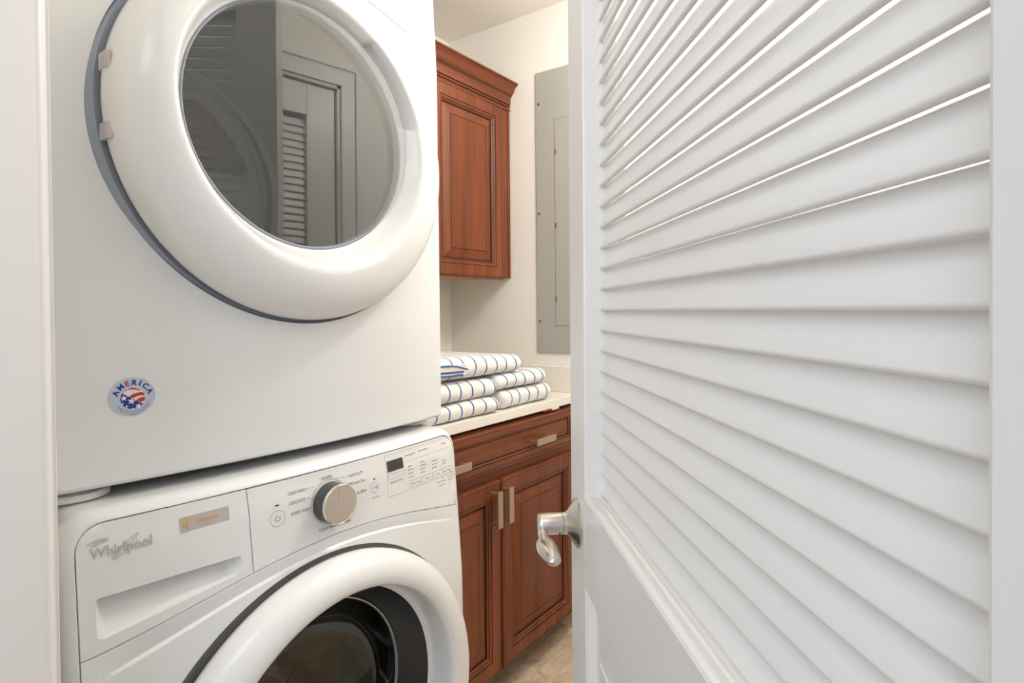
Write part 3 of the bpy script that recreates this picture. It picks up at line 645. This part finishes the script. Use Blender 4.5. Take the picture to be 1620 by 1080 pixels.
# seal ring and door
mb = MB(); mb.grid(lathe_rows(CD, [(.302, .874, CD[1], -.036, .05), (.2975, .868, CD[1], -.036, .05), (.293, .8645, CD[1], -.036, .05), (.287, .8655, CD[1], -.036, .05), (.270, .870, CD[1], -.036, .05), (.25, .875, CD[1], -.036, .05)]), closed=True); mb.make('door_seal_ring', M['gasket'], dry)
kk = [(.250, .862, 1.512, -.036, .045), (.280, .860, 1.5115, -.038, .045), (.2875, .855, 1.5115, -.040, .042), (.2897, .848, 1.5113, -.045, .038), (.2902, .840, 1.5113, -.050, .032), (.2885, .831, 1.512, -.045, .035), (.2835, .8215, 1.5135, -.035, .042), (.275, .8135, 1.516, -.025, .050), (.262, .807, 1.520, -.012, .060), (.246, .8020, 1.5245, 0, .068), (.2340, .7998, 1.527, .004, .071), (.2275, .7995, 1.5283, .005, .0719), (.2235, .8015, 1.529, .004, .071), (.2195, .8065, 1.530, .000, .066), (.2130, .820, 1.533, -.012, .056), (.2060, .8355, 1.536, -.026, .044), (.2030, .8395, 1.537, -.033, .037), (.2005, .8415, 1.5377, -.033, .037), (.198, .846, 1.5377, -.033, .037)]
rows_ = lathe_rows(CD, kk, 240)
def win(t): 
    d = math.degrees(t); f = lambda v: max(0, min(1, v)); return f((d-13)/2.0)*f((58-d)/1.2)
for ri, dy_, dr_ in ((12, .0010, .0012), (13, .027, .0040), (14, .024, .0020), (15, .006, .000)):
    for q in range(240):
        t = 2*PI*q/240; w_ = win(t)
        if w_ > 0:
            x, y, z = rows_[ri][q]; rows_[ri][q] = (x+dr_*w_*math.cos(t), y+dy_*w_, z+dr_*w_*math.sin(t))
dd = MB(); dd.grid(rows_, closed=True); ddo = dd.make('door', M['plastic'], dry, sharp=60); ddo['label'] = 'round white dryer door with a large smoked window'
mb = MB(); mb.grid(lathe_rows(CD, [(.2002, .8418, 1.5377, -.033, .037), (.1975, .8405, 1.5377, -.033, .037), (.1960, .8410, 1.5377, -.033, .037), (.194, .852, 1.5377, -.033, .037)]), closed=True); mb.make('window_rim', M['gasket'], ddo)
GK, GM = -.085, -.003
mb = MB(); mb.grid(lathe_rows(CD, [(.2000, .8400, 1.5377, GK, GM), (.10, .8400, 1.5377, GK, GM), (.001, .8400, 1.5377, GK, GM)]), closed=True, cap1=True); mb.make('door_window', M['glass'], ddo)
# hinge notches at the left edge of the door
for z in (1.556, 1.467):
    mb = MB(); rows = []
    for zz in (z-.0105, z+.0105):
        rows.append([(.2995, .868, zz), (.2995, .8480, zz), (.3012, .8440, zz), (.3040, .8415, zz), (.3050, .850, zz), (.3050, .868, zz)])
    mb.grid(rows, closed=True, cap0=True, cap1=True); mb.make('hinge_cover', M['hinge_grey'], ddo, smooth=False)
# finger grip recess at the right edge of the inner rim (darker scoop)
# drum seen through the window
dr = MB(); dr.grid(lathe_rows(CD, [(.205, .875, 1.53, 0, 0), (.235, .90, 1.52, 0, 0), (.262, .905, 1.515, 0, 0), (.30, .93, 1.51, 0, 0), (.30, 1.15, 1.51, 0, 0), (.30, 1.395, 1.51, 0, 0), (.288, 1.405, 1.51, 0, 0), (.2835, 1.40, 1.515, 0, 0)]), closed=True); dro = dr.make('drum', M['drum_grey'], dry, sharp=40)
YBK = 1.40
mb = MB(); mb.grid(lathe_rows((.567, 1.521), [(.292, YBK+.004, 1.521, 0, 0), (.276, YBK, 1.521, 0, 0), (.274, YBK+.006, 1.521, 0, 0), (.271, YBK+.006, 1.521, 0, 0), (.268, YBK, 1.521, 0, 0), (.001, YBK, 1.521, 0, 0)], 96), closed=True, cap1=True); bk = mb.make('rear_bulkhead', M['drum_grey'], dro, sharp=30)
gr_poly = [(.560, 1.560), (.560, 1.722), (.575, 1.728), (.640, 1.730), (.688, 1.728), (.700, 1.722), (.735, 1.690), (.770, 1.648), (.800, 1.603), (.806, 1.588), (.804, 1.576), (.795, 1.568), (.780, 1.565), (.640, 1.562)]
flat = lambda x, z: YBK
mb = patch(flat, (.66, 1.65), None, [(x, z) for x, z in gr_poly], nr=2, n=40, rim_out=.006, lift=.006); go_ = mb.make('exhaust_grille', M['grille'], dro, sharp=30)
rim = MB(); v, f = stroke(flat, gr_poly, .006, lift=.0075, closed=True); rim.add(v, f); rim.make('grille_frame', M['drum_grey'], dro, smooth=False)
hl = MB(); inner = [(.66+(x-.66)*.93, 1.645+(z-1.645)*.90) for x, z in gr_poly]
def inside(x, z, poly):
    c = False
    for (ax, az), (bx, bz) in zip(poly, poly[1:]+poly[:1]):
        if (az > z) != (bz > z) and x < (bx-ax)*(z-az)/(bz-az)+ax: c = not c
    return c
row = 0; z = 1.56
while z < 1.73:
    x = .56+(.0042 if row % 2 else 0)
    while x < .81:
        if inside(x, z, inner):
            hl.add([(x+.0030*math.cos(PI/3*q), YBK-.0066, z+.0030*math.sin(PI/3*q)) for q in range(6)], [tuple(range(6))])
        x += .0084
    z += .0073; row += 1
ho = hl.make('grille_holes', M['hole'], dro, smooth=False); ho['kind'] = 'stuff'
# feet
for x, y in ((.285, .925), (.893, .925), (.285, 1.53), (.893, 1.53)):
    mb = MB(); mb.grid([[(x+r*1.15*math.cos(2*PI*q/28), y+r*math.sin(2*PI*q/28), z) for q in range(28)] for r, z in ((.001, .9903), (.030, .9903), (.0335, .9925), (.0335, .9975), (.031, 1.0005), (.020, 1.0015), (.018, 1.0065), (.001, 1.0065))], closed=True, cap0=True, cap1=True)
    mb.make('foot', M['plastic'], dry, sharp=40)
# round sticker
SX, SZ = .3328, 1.1232
sf = lambda x, z: yd(x, z)+step2(x, z)
st = MB(); rows = [[(SX+r*.0267*math.cos(2*PI*q/48), sf(SX+r*.0267*math.cos(2*PI*q/48), SZ+r*.0258*math.sin(2*PI*q/48))-.0005, SZ+r*.0258*math.sin(2*PI*q/48)) for q in range(48)] for r in (1, .66, .33, .01)]
st.grid(rows, closed=True, cap1=True); sto = st.make('round_sticker', M['st_silver'], dry, smooth=False); sto['label'] = 'round silver sticker with a flag globe under curved lettering'
GX, GZ, GR = SX+.0012, SZ-.0022, .0142
def arcq(a, b, r=GR, n=12): return [(GX+r*math.cos(math.radians(a+(b-a)*q/n)), GZ+r*math.sin(math.radians(a+(b-a)*q/n))) for q in range(n+1)]
wh = MB(); wh.add(*filled(sf, circle(GX, GZ, GR*.97, 36), lift=.0007)); wh.make('globe_white', M['st_white'], sto, smooth=False)
# blue lower-left half: chord from upper left to lower right
chord = (148, 322)
bl_ = MB(); bl_.add(*filled(sf, arcq(chord[0], chord[1], n=24), lift=.0009)); bl_.make('globe_blue', M['st_blue'], sto, smooth=False)
ws = MB()
def star(cx, cz, r, n=5, rot=90):
    return [(cx+(r if q % 2 == 0 else r*.42)*math.cos(math.radians(rot+q*180/n)), cz+(r if q % 2 == 0 else r*.42)*math.sin(math.radians(rot+q*180/n))) for q in range(2*n)]
for a, b, r, ro_ in ((-.0018, -.0038, .0050, 80), (-.0105, .0010, .0042, 95), (.0060, -.0112, .0042, 70), (-.0072, -.0102, .0022, 90), (.0000, -.0140, .0018, 90), (-.0120, -.0065, .0018, 90)): ws.add(*filled(sf, star(GX+a, GZ+b, r, 5 if r > .003 else 4, ro_), lift=.0011))
ws.make('globe_stars', M['st_white'], sto, smooth=False)
rs = MB()
def stripe(z0, z1, xa, xb, bow):
    up = [(x, z0+bow*math.sin(PI*min(1, (x-xa)/(xb-xa)))+(x-xa)*.12) for x in np.linspace(xa, xb, 10)]; dn = [(x, z1+bow*math.sin(PI*min(1, (x-xa)/(xb-xa)))*.9+(x-xa)*.06) for x in np.linspace(xb, xa, 10)]
    return up+dn
def clip(pts, top=True):
    out = []
    for x, z in pts:
        # keep inside globe and above the chord
        dx, dz = x-GX, z-GZ; d = math.hypot(dx, dz)
        if d > GR*.97: x, z = GX+dx*GR*.97/d, GZ+dz*GR*.97/d
        out.append((x, z))
    return out
rs.add(*filled(sf, clip([(GX-.0115, GZ+.0085)]+[(GX-.0115+.019*u, GZ+.0098+.0042*math.sin(PI*(.15+u*.75))) for u in np.linspace(0, 1, 9)]+[(GX-.0115+.019*u, GZ+.0080+.0040*math.sin(PI*(.15+u*.75))) for u in np.linspace(1, 0, 9)]), lift=.0010))
rs.add(*filled(sf, clip([(GX-.0045, GZ+.0024), (GX-.001, GZ+.0052), (GX+.004, GZ+.0068), (GX+.0085, GZ+.0074), (GX+.0128, GZ+.0068), (GX+.0138, GZ+.0030), (GX+.008, GZ+.0030), (GX+.0035, GZ+.0020), (GX-.0008, GZ-.0003)]), lift=.0010))
rs.add(*filled(sf, clip([(GX+.0035, GZ-.0030), (GX+.007, GZ-.0005), (GX+.0110, GZ+.0006), (GX+.0140, GZ+.0002), (GX+.0132, GZ-.0045), (GX+.0085, GZ-.0062)]), lift=.0010))
rs.make('globe_stripes', M['st_red'], sto, smooth=False)
lb, lr = MB(), MB()
for ch, a in zip('AMERICA', (157, 131, 108, 85, 67, 47, 23)):
    t = math.radians(a); R_ = .0178
    v, f = text_mesh(ch, sf, SX+.0012+R_*math.cos(t), SZ-.0022+R_*math.sin(t), size=.0068, lift=.0010, bold=.035, rot=t-PI/2, center=True); (lr if ch == 'E' else lb).add(v, f)
lb.make('curved_lettering', M['st_blue'], sto, smooth=False)
lr.make('red_letter', M['st_red'], sto, smooth=False)
sl = MB()
for R_, a0, a1 in ((.0192, 205, 345), (.0216, 215, 332), (.0236, 262, 290)):
    a = a0
    while a < a1:
        sl.add(*stroke(sf, [(SX+.0010+R_*math.cos(math.radians(q)), SZ-.0010+R_*math.sin(math.radians(q))) for q in (a, a+2.2, a+4.4)], .0006, lift=.0009)); a += 5.6
spo = sl.make('small_print', M['ink'], sto, smooth=False); spo['kind'] = 'stuff'

# ------------------------------------------------------------------ cabinet doors, wall cabinet
DOORP = [(0, 0, 0), (0, .0150, 0), (.0012, .0182, 0), (.0035, .0195, 0), (.0065, .0200, 0), (.0070, .0188, 1), (.0085, .0188, 1), (.0092, .0200, 0), (.0480, .0200, 0), (.0484, .0176, 1), (.0505, .0176, 1), (.0512, .0192, 0), (.0540, .0192, 0), (.0590, .0165, 0), (.0595, .0150, 1), (.0606, .0150, 1), (.0612, .0155, 0), (.0660, .0110, 0), (.0668, .0070, 1), (.0705, .0070, 1), (.0712, .0085, 0), (.0760, .0098, 0), (.1040, .0165, 0), (.1046, .0150, 1), (.1062, .0150, 1), (.1068, .0172, 0)]
def cab_door(x0, x1, z0, z1, y, parent, name='door', m='cherry', prof=DOORP):
    mb = nested(x0, x1, z0, z1, prof, lambda a, b, h: (a, y-h, b)); o = mb.make(name, [M[m], M['glaze']], parent, smooth=False, origin=((x0+x1)/2, y, z0)); return o
UX0, UX1, UY, UZ0, UZ1 = 1.035, 1.9645, 1.433, 1.366, 2.075
uc = empty('wall_cabinet', ((UX0+UX1)/2, YB, UZ0), 'cherry wall cabinet with crown moulding hung above the counter', 'cabinet')
mb = MB(); mb.box(UX0, UX1-.0, UY, YB-.001, UZ0+.012, UZ1+.02); mb.make('body', M['cherry'], uc, smooth=False)
mb = MB(); mb.box(UX0+.002, UX1-.002, UY+.019, YB-.002, UZ0+.002, UZ0+.012); mb.make('underside', M['birch'], uc, smooth=False)
mb = MB(); mb.box(UX0, UX1, UY-.0005, UY+.02, UZ0, UZ1, r=.001); mb.box(UX1-.014, UX1+.0, UY-.004, UY+.01, UZ0, UZ1, r=.002); mb.make('face_frame', M['cherry'], uc, smooth=False)
cab_door(1.477, 1.893, 1.357, 2.050, UY-.001, uc); cab_door(1.052, 1.4725, 1.357, 2.050, UY-.001, uc)
# crown: profile (y, z) swept along x
cr = [(1.4340, 2.052), (1.4320, 2.060), (1.4360, 2.068), (1.4395, 2.0740), (1.4360, 2.0800), (1.4330, 2.0835), (1.4330, 2.1000), (1.4300, 2.1016), (1.4300, 2.1050), (1.4325, 2.1065), (1.4325, 2.1110), (1.4290, 2.1125), (1.4290, 2.1160), (1.4250, 2.1200), (1.4180, 2.1236), (1.4110, 2.1265), (1.4065, 2.1300), (1.4035, 2.1360), (1.4027, 2.1430), (1.4010, 2.1475), (1.3982, 2.1507), (1.3900, 2.1530), (1.3858, 2.1560), (1.3851, 2.1589), (1.3870, 2.1605), (1.46, 2.1605), (1.46, 2.052)]
cr_m = [0]*len(cr)
gl = {3, 6, 7, 9, 11, 20}
CS = [(y, 2.052+(z-2.052)*1.0) for y, z in cr]
# deeper, bolder cove to match the moulding's two steps
CS = [(1.4325, 2.052), (1.4270, 2.0545), (1.4255, 2.059), (1.4275, 2.0635), (1.4310, 2.066), (1.4310, 2.0685), (1.4260, 2.0700), (1.4260, 2.0745), (1.4300, 2.0760), (1.4300, 2.0785), (1.4245, 2.0800), (1.4235, 2.1020), (1.4225, 2.1080), (1.4185, 2.1120), (1.4185, 2.1145), (1.4150, 2.1160), (1.4150, 2.1185), (1.4090, 2.1225), (1.4050, 2.1290), (1.4015, 2.1380), (1.3960, 2.1460), (1.3895, 2.1505), (1.3895, 2.1530), (1.3845, 2.1545), (1.3840, 2.1590), (1.3855, 2.1605), (1.46, 2.1605), (1.46, 2.052)]
gl = {4, 8, 13, 15, 21}
mb = MB(); n = len(CS)
V = [(UX0-.05, y, z) for y, z in CS]+[(UX1, y, z) for y, z in CS]
mb.v = V
for q in range(n):
    mb.f.append((q, (q+1) % n, n+(q+1) % n, n+q)); mb.i.append(1 if q in gl else 0)
mb.f.append(tuple(range(n))); mb.i.append(0); mb.f.append(tuple(range(n, 2*n))[::-1]); mb.i.append(0)
mb.make('crown_moulding', [M['cherry_h'], M['glaze']], uc, sharp=28, origin=(1.5, 1.42, 2.1))

# ------------------------------------------------------------------ base cabinet and counter
BX0, BX1, BY = 1.0, 1.9645, 1.1175
bc = empty('base_cabinet', ((BX0+BX1)/2, YB, 0), 'cherry base cabinet with one wide drawer over two doors', 'cabinet')
mb = MB(); mb.box(BX0, BX1-.003, BY+.02, YB-.001, .10, .880); mb.make('body', M['cherry'], bc, smooth=False)
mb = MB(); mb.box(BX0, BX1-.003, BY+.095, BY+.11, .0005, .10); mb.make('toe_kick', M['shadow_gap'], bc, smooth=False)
mb = MB(); mb.box(BX0, BX1-.003, BY, BY+.02, .10, .872, r=.001); mb.make('face_frame', M['cherry_h'], bc, smooth=False)
dA = cab_door(1.0035, 1.4455, .1075, .707, BY-.001, bc); dB = cab_door(1.4530, 1.9000, .1075, .707, BY-.001, bc)
DRP = [(0, 0, 0), (0, .0150, 0), (.0012, .0182, 0), (.0035, .0195, 0), (.0075, .0200, 0), (.0080, .0188, 1), (.0095, .0188, 1), (.0102, .0200, 0), (.0270, .0200, 0), (.0274, .0178, 1), (.0292, .0178, 1), (.0300, .0190, 0), (.0345, .0160, 0), (.0350, .0120, 1), (.0375, .0120, 1), (.0380, .0135, 0)]
dR = cab_door(1.0035, 1.9000, .7400, .8700, BY-.001, bc, name='drawer', m='cherry_h', prof=DRP)
def pull(x0, x1, z0, z1, parent):
    mb = MB(); mb.box(x0, x1, 1.062, 1.070, z0, z1, r=.0012)
    if x1-x0 > z1-z0: st_ = [((x0+.006, x0+.014), (z0+.005, z1-.005)), ((x1-.014, x1-.006), (z0+.005, z1-.005))]
    else: st_ = [((x0+.006, x1-.006), (z0+.006, z0+.014)), ((x0+.006, x1-.006), (z1-.014, z1-.006))]
    for (a, b), (c, d) in st_: mb.box(a, b, 1.0695, 1.0975, c, d)
    return mb.make('handle', M['pull'], parent, smooth=False)
pull(1.604, 1.720, .7835, .8060, dR); pull(1.150, 1.2665, .7835, .8060, dR)
pull(1.388, 1.4115, .5745, .6865, dA); pull(1.444, 1.4680, .5755, .6860, dB)
ct = empty('countertop', ((BX0+XE)/2, YB, .884), 'cream stone countertop over the cherry base cabinet', 'countertop')
mb = MB(); mb.box(BX0, XE-.001, 1.1035, YB-.001, .884, .914, r=.002); mb.make('slab', M['counter'], ct, smooth=False)
mb = MB(); mb.box(XE-.020, XE-.001, 1.1100, YB-.021, .9142, 1.0140, r=.0015); mb.box(BX0, XE-.001, YB-.020, YB-.001, .9142, 1.0140, r=.0015); mb.make('backsplash', M['counter'], ct, smooth=False)
# slip of paper under the slab
pp = MB(); pp.box(1.700, 1.752, 1.1010, 1.1150, .8803, .8838, i=1); pp.box(1.754, 1.800, 1.0990, 1.1150, .8790, .8838, i=0)
tag(pp.make('paper_tag', [M['paper'], M['red']], origin=(1.74, 1.108, .88), smooth=False), 'tiny red and white tag poking out beneath the countertop edge', 'tag')

# ------------------------------------------------------------------ electrical panel
ep = empty('electrical_panel', (XE, 1.105, 1.063), 'grey metal electrical panel cover on the cream end wall', 'electrical panel')
EY0, EY1, EZ0, EZ1 = .912, 1.2985, 1.063, 2.1775
mp = lambda a, b, h: (XE-h, a, b)
mb = nested(EY0, EY1, EZ0, EZ1, [(0, .0005, 0), (0, .0045, 0), (.002, .0060, 0), (.004, .0064, 0)], mp); mb.make('cover', M['panel_grey'], ep, smooth=False)
pdr = nested(EY0+.09, 1.2085, 1.1725, 1.9770, [(0, .0064, 0), (0, .0072, 0), (.0015, .0080, 0)], mp); pdo = pdr.make('panel_door', M['panel_grey'], ep, smooth=False)
mb = nested(EY0+.088, 1.2100, 1.1710, 1.9785, [(0, .0066, 0), (.0018, .0066, 0)], mp, fill=False); mb.make('door_gap', M['panel_line'], ep, smooth=False)
for z in (1.851, 1.564, 1.276):
    mb = MB(); mb.box(XE-.0095, XE-.0064, 1.2015, 1.2075, z-.011, z+.011, r=.001); mb.make('latch', M['brass'], pdo, smooth=False)
for z in (2.052, 1.618, 1.189):
    mb = MB(); mb.grid([[(XE-h, 1.2825+r*math.cos(2*PI*q/14), z+r*math.sin(2*PI*q/14)) for q in range(14)] for r, h in ((.0058, .0062), (.0052, .0078), (.0030, .0088), (.0003, .0090))], closed=True, cap1=True); mb.make('screw', M['brass'], ep)

# ------------------------------------------------------------------ folded towels
def towel(x0, x1, y0, y1, z0, z1, phase, seed, label, lean=0.0, droop=0.0, bulge=1.0, tip=0.0):
    T_ = z1-z0; rows = []; nu = 64; nv = 44
    for a in range(nu+1):
        u = a/nu; e = min(1, min(u, 1-u)/.055); er = math.sqrt(max(0, 1-(1-e)**2)); x = x0+(x1-x0)*u
        # end rounding pulls the section in
        row = []
        for b in range(nv):
            t = 2*PI*b/nv; hb = nv//2; rf = .036; ht = T_/2
            if b < hb: a_ = -PI/2+PI*b/(hb-1); yy = math.cos(a_); zz = math.sin(a_); y = y0+rf-rf*yy
            else: a_ = PI/2-PI*(b-hb)/(hb-1); yy = -math.cos(a_); zz = math.sin(a_); y = y1-rf-rf*yy
            zz = (1 if zz >= 0 else -1)*abs(zz)**.85
            z = (z0+z1)/2+zz*ht*(.5+.5*er)
            y += (1-er)*.022*yy
            nz = noise.noise(Vector((x*9+seed*3.1, y*7, seed+zz*.6)))*.0055+noise.noise(Vector((x*24+seed, y*20, zz*2+seed)))*.0022
            up = max(0, zz)
            z += nz*(.35+.65*up)*(1 if z > z0+.004 else 0)
            z += tip*(1-u)*((z-z0)/T_)
            y += noise.noise(Vector((x*11+seed*5, z*22, seed)))*.006*bulge
            z = min(max(z, z0+.0003), z0+T_+.002+tip*(1-u))
            row.append((x, y, z))
        rows.append(row)
    mb = MB(); mb.grid(rows, closed=True, cap0=True, cap1=True)
    o = mb.make('folded_towel', M['towel'], sharp=75, origin=(phase, (y0+y1)/2, z0)); tag(o, label, 'towel', 'folded striped towels on the counter'); return o
ph = lambda x: x-.0052
towel(1.135, 1.462, 1.1080, 1.50, .9143, .9650, ph(1.235), 1, 'white blue-striped folded towel at the bottom of the left stack on the counter')
towel(1.120, 1.462, 1.1150, 1.51, .9665, 1.0240, ph(1.237), 2, 'striped folded towel in the middle of the left stack, under the largest towel')
towel(1.488, 1.776, 1.1150, 1.48, .9143, .9740, ph(1.590), 4, 'striped folded towel at the bottom right, resting on the counter near the edge')
towel(1.468, 1.757, 1.1200, 1.49, .9768, 1.0280, ph(1.572), 5, 'striped folded towel on top of the right-hand pair of towels')
tt = towel(1.110, 1.608, 1.1200, 1.52, 1.0305, 1.0860, ph(1.362), 3, 'topmost and largest striped folded towel, showing its layered cut end', tip=.020)
# inner folded layers at the cut end of the top towel
ly = MB()
for z, x1_, i in ((1.0745, 1.262, 1), (1.0725, 1.300, 1), (1.0590, 1.296, 1), (1.0485, 1.283, 1)):
    pass
def layer(z0_, z1_, x0_, x1_, y_, i):
    ly.box(x0_, x1_, y_, y_+.02, z0_, z1_, i=i, r=.0012)
layer(1.046, 1.0780, 1.16, 1.306, 1.1135, 0)
for pts in ([(1.16, 1.0800), (1.238, 1.0775), (1.262, 1.0745), (1.312, 1.0620)], [(1.16, 1.0610), (1.240, 1.0590), (1.292, 1.0570)], [(1.16, 1.0515), (1.250, 1.0485), (1.288, 1.0490)]):
    for (a, b), (c, d) in zip(pts, pts[1:]):
        th_ = .0022 if b > 1.07 else .0030
        ly.add([(a, 1.1115, b-th_), (c, 1.1115, d-th_), (c, 1.1115, d+th_*.6), (a, 1.1115, b+th_*.6), (a, 1.125, b-th_), (c, 1.125, d-th_), (c, 1.125, d+th_*.6), (a, 1.125, b+th_*.6)], [(0, 1, 2, 3), (4, 5, 6, 7), (0, 1, 5, 4), (3, 2, 6, 7), (0, 3, 7, 4), (1, 2, 6, 5)], 1)
lo = ly.make('folded_layers', [M['paper'], M['towel_blue']], tt, smooth=False); lo['label'] = 'blue edged inner layers of the fold'
